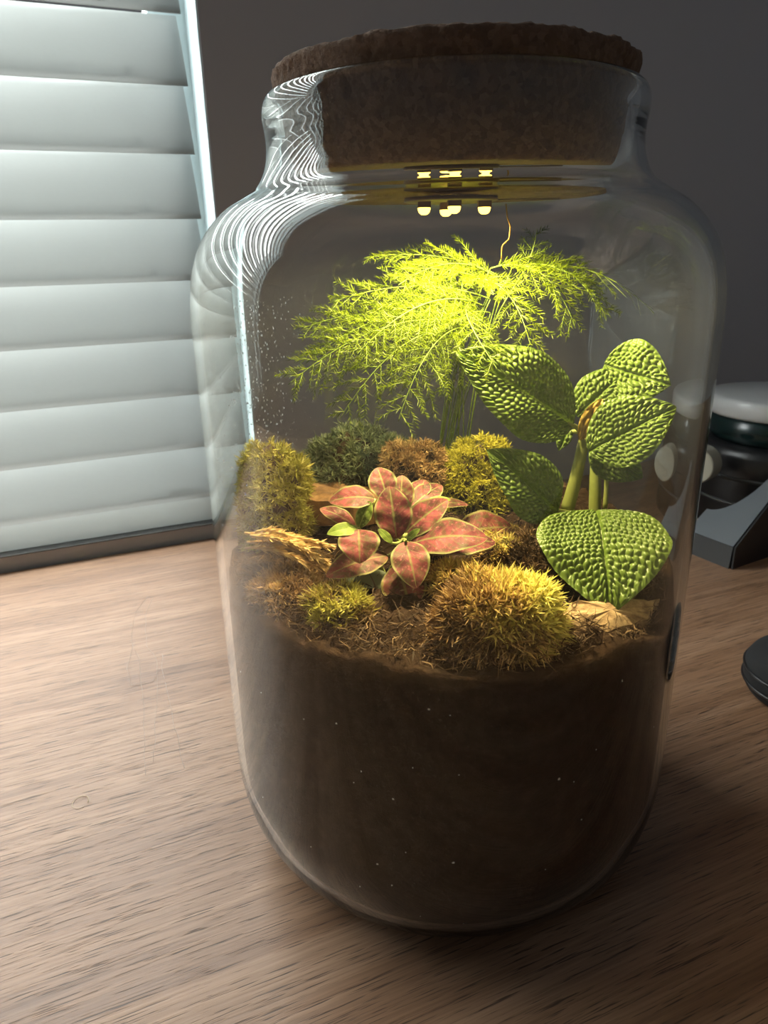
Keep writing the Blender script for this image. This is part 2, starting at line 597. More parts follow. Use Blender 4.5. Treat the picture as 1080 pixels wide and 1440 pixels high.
# ================================================================== JAR
OUT = [(.0, .0030), (.050, .0028), (.070, .0012), (.078, .0002), (.084, .0004), (.0905, .0035), (.0975, .0095), (.1030, .0185), (.1072, .0300),
       (.1095, .0430), (.1100, .055), (.1100, .10), (.1100, .16), (.1100, .22), (.1100, .262), (.1092, .2745), (.1073, .2840), (.1040, .2922),
       (.0990, .2995), (.0925, .3055), (.0855, .3098), (.0805, .3130), (.0772, .3172), (.0753, .3225), (.0746, .3280), (.0749, .3335), (.0755, .3380),
       (.0751, .3420), (.0738, .3448), (.0718, .3458)]
_o = np.array(OUT)
_tg = nrm(np.gradient(_o, axis=0))
_in = _o + np.stack([-_tg[:, 1], _tg[:, 0]], 1) * np.interp(_o[:, 1], [0, .02, .05, .3], [.0042, .0034, .0029, .0032])[:, None]
_k = [i for i in range(1, len(_o)) if _o[i, 1] < .3228]
INN = [(.0713, .3450), (.0709, .3420), (.0711, .3370), (.0712, .3300)] + [tuple(_in[i]) for i in _k[::-1] if _in[i][0] > .01 and _in[i][1] < .326] + [(.0, .0066)]


def smooth_profile(p, n):
    p = np.array(p, float)
    # Catmull-Rom by arc length (centripetal-ish)
    out = []
    for i in range(len(p) - 1):
        a, b, c_, d_ = p[max(i - 1, 0)], p[i], p[i + 1], p[min(i + 2, len(p) - 1)]
        m1 = (c_ - a) * .5; m2 = (d_ - b) * .5
        L = np.linalg.norm(c_ - b)
        m1 = m1 * min(1, L / (np.linalg.norm(m1) + 1e-9)); m2 = m2 * min(1, L / (np.linalg.norm(m2) + 1e-9))
        for q in np.linspace(0, 1, n, endpoint=False):
            h = (2 * q ** 3 - 3 * q ** 2 + 1, q ** 3 - 2 * q ** 2 + q, -2 * q ** 3 + 3 * q ** 2, q ** 3 - q ** 2)
            out.append(h[0] * b + h[1] * m1 + h[2] * c_ + h[3] * m2)
    out.append(p[-1])
    out = np.array(out); out[:, 0] = np.maximum(out[:, 0], 0)
    return out


full = smooth_profile(OUT + INN, 4)
full[0, 0] = full[-1, 0] = 1e-5
jar = thing('glass_jar', (0, 0, 0), 'large clear glass terrarium jar with rounded shoulders and short neck', 'jar')
mb = MB()
SEG = 192
lathe(mb, full, SEG)
mb.f.append(list(range(SEG))[::-1]); 
mb.f.append([(len(full) - 1) * SEG + k for k in range(SEG)])
o = mb.build('jar_body', [m_glass, m_glass_in], jar)
nin = len(OUT) * 4
mi = np.zeros(len(o.data.polygons), np.int32)
mi[nin * SEG:(len(full) - 1) * SEG] = 1
o.data.polygons.foreach_set('material_index', mi)

# droplets on the inner wall
mb = MB()


def droplet(center, normal, r):
    normal = nrm(normal)
    a = nrm(np.cross(normal, V(0, 0, 1) if abs(normal[2]) < .9 else V(1, 0, 0))); b = np.cross(normal, a)
    th = np.linspace(0, 2 * math.pi, 7, endpoint=False)
    v, f = [], []
    for rr, hh_ in ((1, 0), (.85, .32), (.45, .55)):
        for q in th:
            v.append(center + r * (rr * (a * math.cos(q) + b * math.sin(q)) + normal * hh_))
    v.append(center + r * .62 * normal)
    for k in range(2):
        for j in range(7):
            f.append((k * 7 + j, k * 7 + (j + 1) % 7, (k + 1) * 7 + (j + 1) % 7, (k + 1) * 7 + j))
    for j in range(7):
        f.append((14 + j, 14 + (j + 1) % 7, 21))
    mb.add(v, f)


for k in range(1100):
    z = rng.uniform(.185, .268)
    ang = math.radians(rng.normal(158, 20)) if k < 800 else math.radians(rng.uniform(20, 110))
    if k >= 950:
        ang = math.radians(rng.normal(195, 10)); z = rng.uniform(.20, .25)
    r_ = .10695
    n_ = -V(math.cos(ang), math.sin(ang), 0)
    droplet(-n_ * r_ + V(0, 0, z), n_, rng.uniform(.00022, .00065))
mb.build('condensation_droplets', m_water, jar, True, kind='stuff')

# cork lid
prof = [(0, .3160), (.03, .3158), (.058, .3158), (.0628, .3162), (.0642, .3178)]
for q in np.linspace(0, 1, 22)[1:]:
    prof.append((.0642 + (.0712 - .0642) * q ** .9, .3178 + (.3525 - .3178) * q))
prof += [(.0709, .3538), (.0695, .3545), (.05, .3546), (.02, .3546), (0, .3546)]
prof = np.array(prof)
# keep the plug clear of the neck where it passes the rim
for i in range(len(prof)):
    if prof[i, 1] < .3462:
        prof[i, 0] = min(prof[i, 0], .0703)
prof[0, 0] = prof[-1, 0] = 1e-5
mb = MB()
lathe(mb, prof, 220)
p = mb.v[0]
rad = nrm(np.concatenate([p[:, :2], np.zeros((len(p), 1))], 1))
nz = vnoise(p, 90, 11) * .5 + vnoise(p, 210, 12) * .5
pit = np.clip(vnoise(p, 150, 13) - .45, 0, 1)
w = (p[:, 2] > .317)[:, None] * 1.0
mb.v[0] = p + rad * w * (-.00035 + .0003 * nz - .0022 * pit)[:, None] + (p[:, 2] > .3535)[:, None] * V(0, 0, 1) * (nz * .0007)[:, None]
o = mb.build('cork_lid', m_cork, None, True, label='thick round brown cork stopper plugged into the neck of the jar', category='cork')

# LED light on the underside of the cork
led = thing('led_light', (0, 0, .3158), 'small warm glowing light disc fixed under the cork', 'light')
mb = MB()
lathe(mb, [(1e-5, .3157), (.0185, .3157), (.0195, .3152), (.0195, .3125), (.0188, .3118), (1e-5, .3118)], 64)
mb.build('housing', m_housing, led)
mb = MB()
tube(mb, bez(V(.020, 0, .313), V(.034, .004, .3135), V(.050, .02, .3150), 12), .0007)
mb.build('cable', m_housing, led)
for (lx, ly) in ((-.0115, -.006), (-.0015, .006), (.0005, -.010), (.0135, -.004)):
    mb = MB()
    w_ = .0022
    lathe(mb, [(1e-5, .3056), (.0013, .3058), (.0022, .3066), (.0026, .3078), (.0026, .3084), (1e-5, .3084)], 20, (lx, ly, 0))
    o = mb.build('led', m_led, led, False)
    mb = MB()
    box(mb, V(lx - w_ * 1.2, ly - w_ * 1.2, .3084), V(2.4 * w_, 0, 0), V(0, 2.4 * w_, 0), V(0, 0, .0034))
    mb.build('led_base', m_housing, o, False)
    d = bpy.data.lights.new('led_glow', 'SPOT')
    d.spot_size = math.radians(172); d.spot_blend = .25
    d.energy = 1.65; d.color = (1.0, .78, .36); d.shadow_soft_size = .003
    d.cycles.use_multiple_importance_sampling = False
    L = bpy.data.objects.new('led_glow', d); scene.collection.objects.link(L)
    L.parent = led
    L.location = Vector((lx, ly, .3018)) - led.location

# ================================================================== SOIL
def soil_z(x, y):
    p = np.stack([x, y, np.zeros_like(x)], -1)
    r = np.hypot(x, y)
    return .154 + .008 * np.clip(1 - (r / .1) ** 2, 0, 1) + .006 * np.clip(y / .1, -1, 1) + .0030 * vnoise(p, 14, 21) + .0015 * vnoise(p, 45, 22) + .0011 * vnoise(p, 110, 23) + .0007 * vnoise(p, 190, 24) - .010 * np.exp(-((x - .070) ** 2 + (y + .062) ** 2) / .0007)


sp = [q for q in smooth_profile(INN, 3)[::-1] if q[1] < .143]
prof = [(max(q[0] - .0007, 1e-5), q[1] + .0008) for q in sp]
mb = MB()
SS = 160
th = np.linspace(0, 2 * math.pi, SS, endpoint=False)
rings = [np.stack([r * np.cos(th), r * np.sin(th), np.full(SS, z)], 1) for r, z in prof]
for r in np.concatenate([[.1050], np.linspace(.1035, .002, 48)]):
    x, y = r * np.cos(th), r * np.sin(th)
    rings.append(np.stack([x, y, soil_z(x, y)], 1))
pts = np.concatenate(rings)
n = len(rings)
i, j = np.meshgrid(np.arange(n - 1), np.arange(SS), indexing='ij')
j2 = (j + 1) % SS
f = np.stack([i * SS + j, i * SS + j2, (i + 1) * SS + j2, (i + 1) * SS + j], -1).reshape(-1, 4)
mb.add(pts, f.tolist() + [[(n - 1) * SS + k for k in range(SS)], list(range(SS))[::-1]])
soil = mb.build('soil', m_soil, None, True, label='dark brown potting soil filling the lower half of the jar', category='soil', kind='stuff')
# pale specks and fine roots pressed against the glass
mb = MB()
for k in range(46):
    a = math.radians(rng.uniform(185, 355)); z = rng.uniform(.02, .145)
    r = float(np.interp(z, [q[1] for q in prof], [q[0] for q in prof])) + .0001
    c_ = V(r * math.cos(a), r * math.sin(a), z)
    s = rng.uniform(.0003, .0010)
    v = nrm(rng.normal(size=(8, 3))) * 1e-9
    cube = np.array([[sx_, sy_, sz_] for sx_ in (-1, 1) for sy_ in (-1, 1) for sz_ in (-1, 1)], float)
    cube = nrm(cube + rng.normal(size=(8, 3)) * .35) * s * np.array([1, 1, .8])
    cube += -nrm(V(c_[0], c_[1], 0)) * s * .6
    mb.add(c_ + cube, [(0, 1, 3, 2), (4, 6, 7, 5), (0, 4, 5, 1), (2, 3, 7, 6), (0, 2, 6, 4), (1, 5, 7, 3)])
mb.build('perlite_specks', m_perlite, soil, True, kind='stuff')

# loose fibre litter over the soil
mb = MB()
N = 6500
r = np.sqrt(rng.uniform(0, 1, N)) * .1015; a = rng.uniform(0, 6.283, N)
x, y = r * np.cos(a), r * np.sin(a)
P = np.stack([x, y, soil_z(x, y) + .0005], 1)
Dv = rng.normal(size=(N, 3)); Dv[:, 2] = np.abs(Dv[:, 2]) * .45
Ln = rng.uniform(.003, .008, N)
tip = P + nrm(Dv) * Ln[:, None]
ok = np.hypot(tip[:, 0], tip[:, 1]) < .1035
needles(mb, P[ok], Dv[ok], Ln[ok], rng.uniform(.0003, .0006, ok.sum()), rng.normal(size=(ok.sum(), 3)) * .18, rng.beta(1.2, 3.2, ok.sum()))
N = 1900
r = rng.uniform(.082, .1025, N); a = rng.uniform(math.radians(195), math.radians(345), N)
x, y = r * np.cos(a), r * np.sin(a)
P = np.stack([x, y, soil_z(x, y) + rng.uniform(-.001, .004, N)], 1)
Dv = rng.normal(size=(N, 3)); Dv[:, 2] *= .6
Ln = rng.uniform(.003, .008, N)
tip = P + nrm(Dv) * Ln[:, None]
ok = np.hypot(tip[:, 0], tip[:, 1]) < .1045
needles(mb, P[ok], Dv[ok], Ln[ok], rng.uniform(.0003, .0006, ok.sum()), rng.normal(size=(ok.sum(), 3)) * .25, rng.beta(1.6, 2.2, ok.sum()))
mb.build('dry_fibre_litter', m_dry, None, True, label='loose dry brown plant fibres scattered over the soil surface', category='litter', kind='stuff')


# ================================================================== MOSS
def moss(name, label, px, mat, mcore, base_px, Y, rx, ry, h, nsh, blade, star=7, lean=(0, 0, 0), seed=1, tint_lo=.15, dry=.0, dryx=.0, group='moss clumps in the jar'):
    """domed moss cushion: a mound and its leafy shoots"""
    nsh = int(nsh * 1.15); blade = blade * .86; star = 13
    g_ = np.random.default_rng(seed)
    c = at(base_px[0], base_px[1], Y)
    c = inside(c, .104 - min(rx, .022))
    zb = float(soil_z(np.array([c[0]]), np.array([c[1]]))[0])
    c[2] = max(c[2], zb - .004)
    root = thing(name, c, label, 'moss', group=group)
    mb = MB()
    nu, nv = 26, 12
    u = np.linspace(0, 2 * math.pi, nu, endpoint=False); v = np.linspace(0, math.pi / 2, nv)
    uu, vv = np.meshgrid(u, v, indexing='ij')

    def dome(uu, vv, k=1.0):
        cv = np.cos(vv) ** .62
        p = np.stack([rx * np.cos(uu) * cv, ry * np.sin(uu) * cv, h * np.sin(vv)], -1) * k
        p = p * (1 + .12 * vnoise(p, 38, seed) + .10 * vnoise(p, 85, seed + 2))[..., None]
        p = p + np.asarray(lean) * (np.clip(p[..., 2:3], 0, 1) / h)
        return p
    pc = dome(uu, vv, .86) + c
    f = []
    for i in range(nu):
        for j in range(nv - 1):
            f.append((i * nv + j, ((i + 1) % nu) * nv + j, ((i + 1) % nu) * nv + j + 1, i * nv + j + 1))
    pcf = pc.reshape(-1, 3)
    hh_ = np.hypot(pcf[:, 0], pcf[:, 1]); k = np.minimum(1, .1045 / hh_); pcf[:, 0] *= k; pcf[:, 1] *= k
    mb.add(pcf, f, .2)
    mb.build('mound', mcore, root)
    # shoots
    us = g_.uniform(0, 2 * math.pi, nsh); vs_ = np.arcsin(g_.uniform(-.08, 1, nsh))
    p = dome(us, vs_, .92)
    nn_ = nrm(p / np.array([rx * rx, ry * ry, h * h]))
    nn_ = nrm(nn_ + V(0, 0, .25) + g_.normal(size=nn_.shape) * .30)
    clump = .5 + .5 * vnoise(p, 55, seed + 5)
    P = np.repeat(p, star, 0) + np.repeat(nn_, star, 0) * np.tile(np.linspace(.0, .55, star), nsh)[:, None] * blade
    Dv = np.repeat(nn_, star, 0) * .75 + nrm(g_.normal(size=(nsh * star, 3))) * .85
    P = P + c
    Ln = blade * g_.uniform(.65, 1.25, nsh * star)
    tip = P + nrm(Dv) * Ln[:, None]
    hr = np.hypot(tip[:, 0], tip[:, 1]); hp = np.hypot(P[:, 0], P[:, 1])
    ok = (hr < .1042) & (hp < .1042)
    tn = np.clip(np.repeat(tint_lo + (1 - tint_lo) * clump, star) * .75 + np.repeat(g_.uniform(-.22, .25, nsh), star) + g_.uniform(-.1, .15, nsh * star), 0, 1)
    # old dry leaves low on the cushion
    low = np.clip(1 - (P[:, 2] - c[2]) / (h * .7), 0, 1)
    tn = np.clip(tn - dry * low - dryx * np.clip(-(P[:, 0] - c[0]) / rx, -.6, 1), 0, 1)
    needles(mb2 := MB(), P[ok], Dv[ok], Ln[ok], blade * .14, g_.normal(size=(ok.sum(), 3)) * .10, tn[ok])
    mb2.build('shoots', mat, root, True, kind='stuff')
    return root


moss('moss_clump', 'tall olive green moss cushion against the left side of the glass', None, m_moss_olive, m_dry, (384, 752), .012, .0185, .020, .047, 900, .0052, 8, (.000, 0, 0), 31, .5, .25)
moss('moss_clump', 'dark grey-green moss clump at the back below the feathery fern', None, m_moss_dark, m_dry, (508, 682), .046, .031, .020, .030, 950, .0056, 8, (0, 0, 0), 32, .1, .0)
moss('moss_clump', 'pale tan and brown dried moss tuft behind the pink plant', None, m_moss_tan, m_dry, (578, 690), .024, .0165, .014, .027, 620, .0042, 8, (0, 0, 0), 33, .4, .2)
moss('moss_clump', 'bright yellow-green moss mound between fern stems and crinkled leaves', None, m_moss_yellow, m_dry, (668, 718), .030, .0200, .018, .037, 950, .0042, 8, (0, 0, 0), 34, .4, .1)
moss('moss_clump', 'golden shaggy moss hummock at the front against the glass', None, m_moss_gold, m_dry, (696, 925), -.080, .0215, .013, .022, 800, .0074, 8, (0, 0, 0), 35, .2, .6, .75)
moss('moss_clump', 'small dull green moss tuft at the front below the pink plant', None, m_moss_olive, m_dry, (474, 862), -.066, .0120, .010, .009, 260, .0050, 7, (0, 0, 0), 36, -.15, .3)
moss('moss_clump', 'low brown and orange moss patch at the front left corner of the soil', None, m_moss_tan, m_dry, (412, 850), -.048, .0150, .012, .009, 330, .0046, 7, (0, 0, 0), 37, .0, .2)
moss('moss_clump', 'grey brown crumbly moss patch in front of the crinkled plant stem', None, m_dry, m_dry, (752, 838), -.030, .0200, .018, .016, 640, .0040, 7, (0, 0, 0), 38, .1, .0)
moss('moss_clump', 'small yellow moss tuft just right of the pink plant', None, m_moss_gold, m_dry, (640, 832), -.052, .0110, .010, .012, 240, .0046, 7, (0, 0, 0), 39, .2, .2)
moss('moss_clump', 'low golden moss fringe under the dark red leaf', None, m_moss_gold, m_dry, (704, 800), -.020, .0170, .014, .009, 380, .0046, 7, (0, 0, 0), 40, .2, .2)

# dead brown fibres hanging from the golden hummock
hum = bpy.data.objects['moss_clump.004']
hc = np.array(hum.location)
N = 1500
u_ = rng.uniform(math.pi * 1.0, math.pi * 2.0, N); v_ = rng.uniform(.0, 1.25, N)
P = hc + np.stack([.0225 * np.cos(u_) * np.cos(v_), .0135 * np.sin(u_) * np.cos(v_), .023 * np.sin(v_) - .001], 1)
Dv = np.stack([np.cos(u_) * .8, np.sin(u_) * .5, np.full(N, -.35)], 1) + rng.normal(size=(N, 3)) * .55
Ln = rng.uniform(.005, .012, N)
tip = P + nrm(Dv) * Ln[:, None]
ok = (np.hypot(tip[:, 0], tip[:, 1]) < .1045) & (np.hypot(P[:, 0], P[:, 1]) < .1045)
mb = MB()
needles(mb, P[ok], Dv[ok], Ln[ok], .0006, rng.normal(size=(ok.sum(), 3)) * .2, rng.beta(1.3, 2.0, ok.sum()))
mb.build('dead_fibres', m_moss_tan, hum, True, kind='stuff')

# combed dry moss strands at left
c0 = at(345, 752, -.012); c0 = inside(c0, .098)
root = thing('dry_moss_strand_bundle', c0, 'combed bundle of tan dry moss strands lying below the olive cushion', 'moss', group='moss clumps in the jar')
mb = MB(); mb2 = MB()
for k in range(26):
    a = at(rng.uniform(345, 385), rng.uniform(742, 772), -.030 + rng.uniform(-.010, .010))
    b = at(rng.uniform(420, 462), rng.uniform(752, 800), -.042 + rng.uniform(-.010, .010))
    a, b = inside(a, .102), inside(b, .102)
    m_ = (a + b) / 2 + V(0, 0, rng.uniform(.001, .006))
    path = bez(a, m_, b, 14)
    tn = rng.uniform(.45, 1.0)
    tube(mb2, path, .0006, .0003, 4, tn)
    q = np.repeat(path[1:], 9, 0)
    dr = np.repeat(nrm(np.gradient(path, axis=0))[1:], 9, 0) * 1.6 + rng.normal(size=q.shape) * .32
    needles(mb, q, dr, .0050, .0008, None, np.clip(tn + rng.uniform(-.25, .25, len(q)), 0, 1))
mb2.build('strand', m_moss_tan, root)
mb.build('leaflets', m_moss_tan, root, True, kind='stuff')


# bark chips
def chip(label, pts, Y, thick, mat, zoff=0, seed=3, name='bark_chip'):
    P = np.array([inside(at(x, y, Yq), .1015) for (x, y, Yq) in pts]) + V(0, 0, zoff)
    c = P.mean(0)
    nm = nrm(np.cross(P[1] - P[0], P[2] - P[0])); nm = nm if nm[2] > 0 else -nm
    # subdivide the outline
    Q = []
    for i in range(len(P)):
        for q in np.linspace(0, 1, 5, endpoint=False):
            Q.append(P[i] * (1 - q) + P[(i + 1) % len(P)] * q)
    Q = np.array(Q) + .0007 * np.stack([vnoise(np.array(Q), 120, seed + k) for k in range(3)], 1)
    n = len(Q)
    mid = c + (Q - c) * .55 + nm * .0010 + nm * (.0006 * vnoise(Q, 200, seed))[:, None]
    v = np.concatenate([Q, mid, [c + nm * .0012], Q - nm * thick, [c - nm * thick]])
    f = []
    for i in range(n):
        j = (i + 1) % n
        f += [(i, j, n + j, n + i), (n + i, n + j, 2 * n), (2 * n + 1 + j, 2 * n + 1 + i, 3 * n + 1), (j, i, 2 * n + 1 + i, 2 * n + 1 + j)]
    mb = MB(); mb.add(v, f)
    return mb.build(name, mat, None, False, label=label, category='bark', group='bark chips')


chip('flat orange-brown bark chip behind the pink plant beside the olive moss', [(422, 700, .006), (425, 678, .028), (470, 674, .030), (528, 684, .028), (552, 700, .010), (480, 706, .0)], 0, .013, m_bark)
chip('pale tan bark slab under the lowest crinkled leaf at front right', [(788, 874, -.082), (800, 846, -.064), (866, 840, -.058), (925, 842, -.048), (905, 868, -.060), (850, 886, -.076)], 0, .010, m_bark_pale, seed=9)


# ================================================================== LEAVES
def leaf_grid(P0, P1, W, nh, arch=.0, fold=.0, nt=24, nsd=17, shape=None, bump=None, twist=0, droop=0, bend_dir=None):
    P0, P1 = np.asarray(P0, float), np.asarray(P1, float)
    ax = P1 - P0
    L = np.linalg.norm(ax)
    nh = np.asarray(nh, float)
    T = ax / L
    S = nrm(np.cross(T, nh)); Nn = np.cross(S, T)
    t_ = np.linspace(0, 1, nt); s_ = np.linspace(-1, 1, nsd)
    tt, ss = np.meshgrid(t_, s_, indexing='ij')
    w = shape(tt) * W * .5
    C = P0 + ax * tt[..., None] + Nn * (arch * L * 4 * tt * (1 - tt))[..., None] - Nn * (droop * L * tt ** 2.5)[..., None]
    h = fold * np.abs(ss) * w - .10 * w * (ss ** 2) * 0
    if bump is not None:
        h = h + bump(tt, ss, w, L)
    pts = C + S * (ss * w)[..., None] + Nn * h[..., None]
    pts = pts.reshape(-1, 3)
    uv = np.stack([ss.ravel(), tt.ravel()], 1)
    i, j = np.meshgrid(np.arange(nt - 1), np.arange(nsd - 1), indexing='ij')
    f = np.stack([i * nsd + j, i * nsd + j + 1, (i + 1) * nsd + j + 1, (i + 1) * nsd + j], -1).reshape(-1, 4)
    return pts, f, uv


def ovate(k=.42, p=.75):
    def fn(t):
        x = np.clip(t, 0, 1)
        y = np.sin(math.pi * x ** (math.log(.5) / math.log(k)))
        return np.clip(y, 0, 1) ** p + .015
    return fn


TOCAM = lambda p: nrm(CAM_POS - p)

# ---- pink-leaved plant
base = inside(at(556, 800, -.042)); base[2] = float(soil_z(np.array([base[0]]), np.array([base[1]]))[0])
plant = thing('pink_splash_plant', base, 'small plant with pink speckled green-edged leaves at the centre of the jar', 'plant')
c1 = at(568, 756, -.042); c2 = at(505, 742, -.046)
mb = MB(); tube(mb, bez(base, base + V(.003, 0, .01), c1, 10), .0014, .0011, 8, .5); mb.build('stem', m_stalk, plant)
mb = MB(); tube(mb, bez(base + V(-.004, 0, 0), base + V(-.010, 0, .012), c2, 10), .0012, .0010, 8, .5); mb.build('stem', m_stalk, plant)
# (base px, Y), (tip px, Y), width px, up bias, fold, arch, material
PL = [((558, 756, -.031), (548, 682, -.022), 53, .25, .16, .05, 'p', 1),
      ((545, 700, -.020), (531, 655, -.010), 40, .6, .10, .05, 'p', 1),
      ((562, 722, -.022), (566, 666, -.012), 38, .3, .10, .05, 'd', 1),
      ((574, 716, -.020), (622, 678, -.004), 36, .9, .10, .06, 'p', 1),
      ((566, 752, -.028), (629, 700, -.024), 44, .6, .14, .06, 'p', 1),
      ((576, 764, -.031), (684, 752, -.040), 58, .9, .10, .10, 'p', 1),
      ((590, 772, -.036), (698, 756, -.026), 52, 1.5, .08, .05, 'p', 1),
      ((640, 752, -.010), (722, 738, -.004), 58, .7, .05, .08, 'd', 1),
      ((600, 712, -.012), (660, 706, -.004), 18, 1.2, .05, .08, 'p', 1),
      ((596, 708, -.020), (634, 700, -.018), 14, 1.2, .05, .1, 'g', 1),
      ((528, 700, -.026), (464, 702, -.030), 38, .9, .10, .10, 'p', 1),
      ((500, 738, -.030), (451, 712, -.026), 26, 1.2, .06, .08, 'p', 1),
      ((504, 743, -.035), (462, 748, -.042), 22, .8, .15, .10, 'g', 1),
      ((505, 741, -.034), (521, 703, -.030), 22, .3, .18, .05, 'g', 1),
      ((505, 743, -.036), (507, 789, -.050), 58, .9, .10, .12, 'p', 1),
      ((546, 780, -.033), (460, 806, -.044), 48, 1.1, .08, .08, 'd', 1),
      ((570, 760, -.034), (586, 823, -.052), 54, .8, .12, .10, 'p', 1),
      ((560, 792, -.035), (578, 856, -.050), 64, .9, .06, .05, 'd', 1),
      ((545, 805, -.034), (474, 842, -.044), 46, 1.0, .06, .05, 'dg', 1),
      ((585, 700, -.014), (598, 672, -.004), 30, .9, .06, .05, 'p', 1),
      ((552, 762, -.036), (533, 742, -.034), 12, .6, .06, .05, 'g', 1),
      ((572, 758, -.036), (590, 742, -.038), 11, .6, .06, .05, 'g', 1)]
MATS = {'p': m_pink, 'd': m_pink_dark, 'g': m_pink_green, 'dg': m_moss_dark}


def wavy(tt, ss, w, L):
    return .05 * w * np.sin(tt * 17 + ss * 2) * np.abs(ss) + .03 * w * np.abs(np.sin((tt - .26 * np.abs(ss)) * 6.5 * math.pi)) * (1 - ss ** 2)


for k, (b, tp, wpx, up, fold, arch, mk, _) in enumerate(PL):
    b = (b[0], b[1], b[2] - .012); tp = (tp[0], tp[1], tp[2] - .012)
    p0, p1 = at(*b), at(*tp)
    W = wpx / CAM_F * np.dot((p0 + p1) / 2 - CAM_POS, _F)
    nh = TOCAM((p0 + p1) / 2) + V(0, 0, up)
    pts, f, uv = leaf_grid(p0, p1, W, nh, arch, fold, 26, 15, ovate(.48, .66), wavy, droop=.06)
    mb = MB(); mb.add(pts, f, .35, uv)
    # short petiole back to the nearer stem
    o = mb.build('leaf', MATS[mk], plant)
    cc = c1 if np.linalg.norm(p0 - c1) < np.linalg.norm(p0 - c2) else c2
    if np.linalg.norm(p0 - cc) > .003:
        mb = MB(); tube(mb, bez(cc, (cc + p0) / 2 - V(0, 0, .002), p0, 8), .0007, .0006, 6, .6); mb.build('petiole', m_stalk, o)

# ---- crinkled-leaf plant
rootp = inside(at(815, 735, .012)); rootp[2] = float(soil_z(np.array([rootp[0]]), np.array([rootp[1]]))[0]) - .003
cplant = thing('crinkled_leaf_plant', rootp, 'plant with large bumpy quilted green leaves at the right of the jar', 'plant')
hub = at(822, 612, .010)
mb = MB(); tube(mb, bez(at(798, 715, .008), at(815, 660, .008), hub, 14), .0034, .0026, 12, .5); mb.build('stem', m_stalk, cplant)
hub2 = at(842, 600, .024)
mb = MB(); tube(mb, bez(at(838, 730, .026), at(838, 660, .026), hub2, 14), .0034, .0026, 12, .25); mb.build('stem', m_stalk, cplant)
mb = MB(); tube(mb, bez(at(852, 715, .018), at(858, 660, .018), at(850, 600, .018), 12), .0013, .0010, 8, .7); mb.build('stem', m_stalk, cplant)


def crinkle(rows, cell, amp, seed):
    g_ = np.random.default_rng(seed)
    ph = g_.uniform(0, 1, 200)
    jit = g_.uniform(.75, 1.25, 200)

    def fn(tt, ss, w, L):
        a = (tt - .16 * np.abs(ss)) * rows + .26 * np.sin(ss * 9 + tt * 11 + seed) + .13 * np.sin(ss * 23 - tt * 17 + 2 * seed) * np.sin(tt * 29 + ss * 7)
        ra = np.floor(a).astype(int)
        fa = a - ra
        b = np.abs(ss) * w / cell * jit[ra % 200] + ph[ra % 200] + .15 * np.sin(a * 3)
        fb = b - np.floor(b)
        ha = (4 * fa * (1 - fa)) ** .55; hb = (4 * fb * (1 - fb)) ** .55
        edge = np.clip((1 - np.abs(ss)) * 6, 0, 1) * np.clip(tt * 12, 0, 1) * np.clip((1 - tt) * 12, 0, 1)
        mid = np.clip(np.abs(ss) * w / .0010, 0, 1)
        return amp * ha * hb * (.25 + .75 * edge) * mid - (1 - mid) * amp * .5 + .05 * w * np.sin(tt * 15 + seed) * np.abs(ss) + .03 * w * np.sin(tt * 9 + ss * 5)
    return fn


# base, tip, width px, up bias, fold, arch, droop
CL = [((806, 598, .006), (648, 494, -.010), 122, .40, .10, .03, .05, V(.0, 0, .0)),
      ((850, 512, .016), (962, 540, -.004), 92, .1, .06, .03, .05, V(-.3, 0, 0)),
      ((812, 584, .008), (884, 516, .012), 66, .3, .06, .03, .05, V(0, 0, 0)),
      ((828, 634, -.004), (976, 570, -.016), 98, .25, .12, .06, .08, V(0, 0, 0)),
      ((832, 624, .016), (906, 672, .004), 62, -.2, .06, .03, .05, V(0, 0, 0)),
      ((782, 722, -.006), (690, 632, -.016), 90, .45, .12, .06, .05, V(0, 0, 0)),
      ((838, 716, -.018), (856, 850, -.066), 180, .80, .10, .10, .12, V(.12, 0, 0)),
      ((800, 600, .010), (786, 632, .006), 22, .2, .1, .03, .05, V(0, 0, 0))]
for k, (b, tp, wpx, up, fold, arch, dr, ex) in enumerate(CL):
    p0, p1 = inside(at(*b), .100), inside(at(*tp), .100)
    W = wpx / CAM_F * np.dot((p0 + p1) / 2 - CAM_POS, _F)
    nh = TOCAM((p0 + p1) / 2) + V(0, 0, up) + ex
    L = np.linalg.norm(p1 - p0)
    res = 1.0 if W > .015 else .5
    rows = max(6, L / .0026)
    nt = int(rows * 7) if W > .012 else 40
    nsd = int(W / .0025 * 7) | 1
    pts, f, uv = leaf_grid(p0, p1, W, nh, arch, fold, nt, max(nsd, 15), ovate(.42, .80), crinkle(rows, .0025, .0018, 50 + k), droop=dr)
    hr = np.hypot(pts[:, 0], pts[:, 1]); kk = np.minimum(1, .1035 / hr); pts[:, 0] *= kk; pts[:, 1] *= kk
    mb = MB(); mb.add(pts, f, .25, uv)
    o = mb.build('leaf', m_crinkle, cplant)
    cc = hub if k in (0, 2, 3, 7) else (hub2 if k in (1, 4) else rootp + V(0, 0, .006))
    mb = MB(); tube(mb, bez(cc, (cc + p0) / 2 + V(0, 0, .002), p0 + nrm(p1 - p0) * .004 - nh * .0006, 10), .0013, .0010, 8, .7); mb.build('petiole', m_stalk, o)
# withered yellow leaf at the fork
mb = MB()
pts, f, uv = leaf_grid(at(815, 618, .004), at(848, 560, .006), .0090, TOCAM(hub), .15, .3, 24, 13, ovate(.5, .7),
                       lambda tt, ss, w, L: .35 * w * np.sin(tt * 19 + ss * 5) + .2 * w * np.sin(ss * 11 - tt * 7))
mb.add(pts, f, np.clip(.5 + .5 * vnoise(pts, 160, 5), 0, 1), uv)
mb.build('withered_leaf', m_wither, cplant)

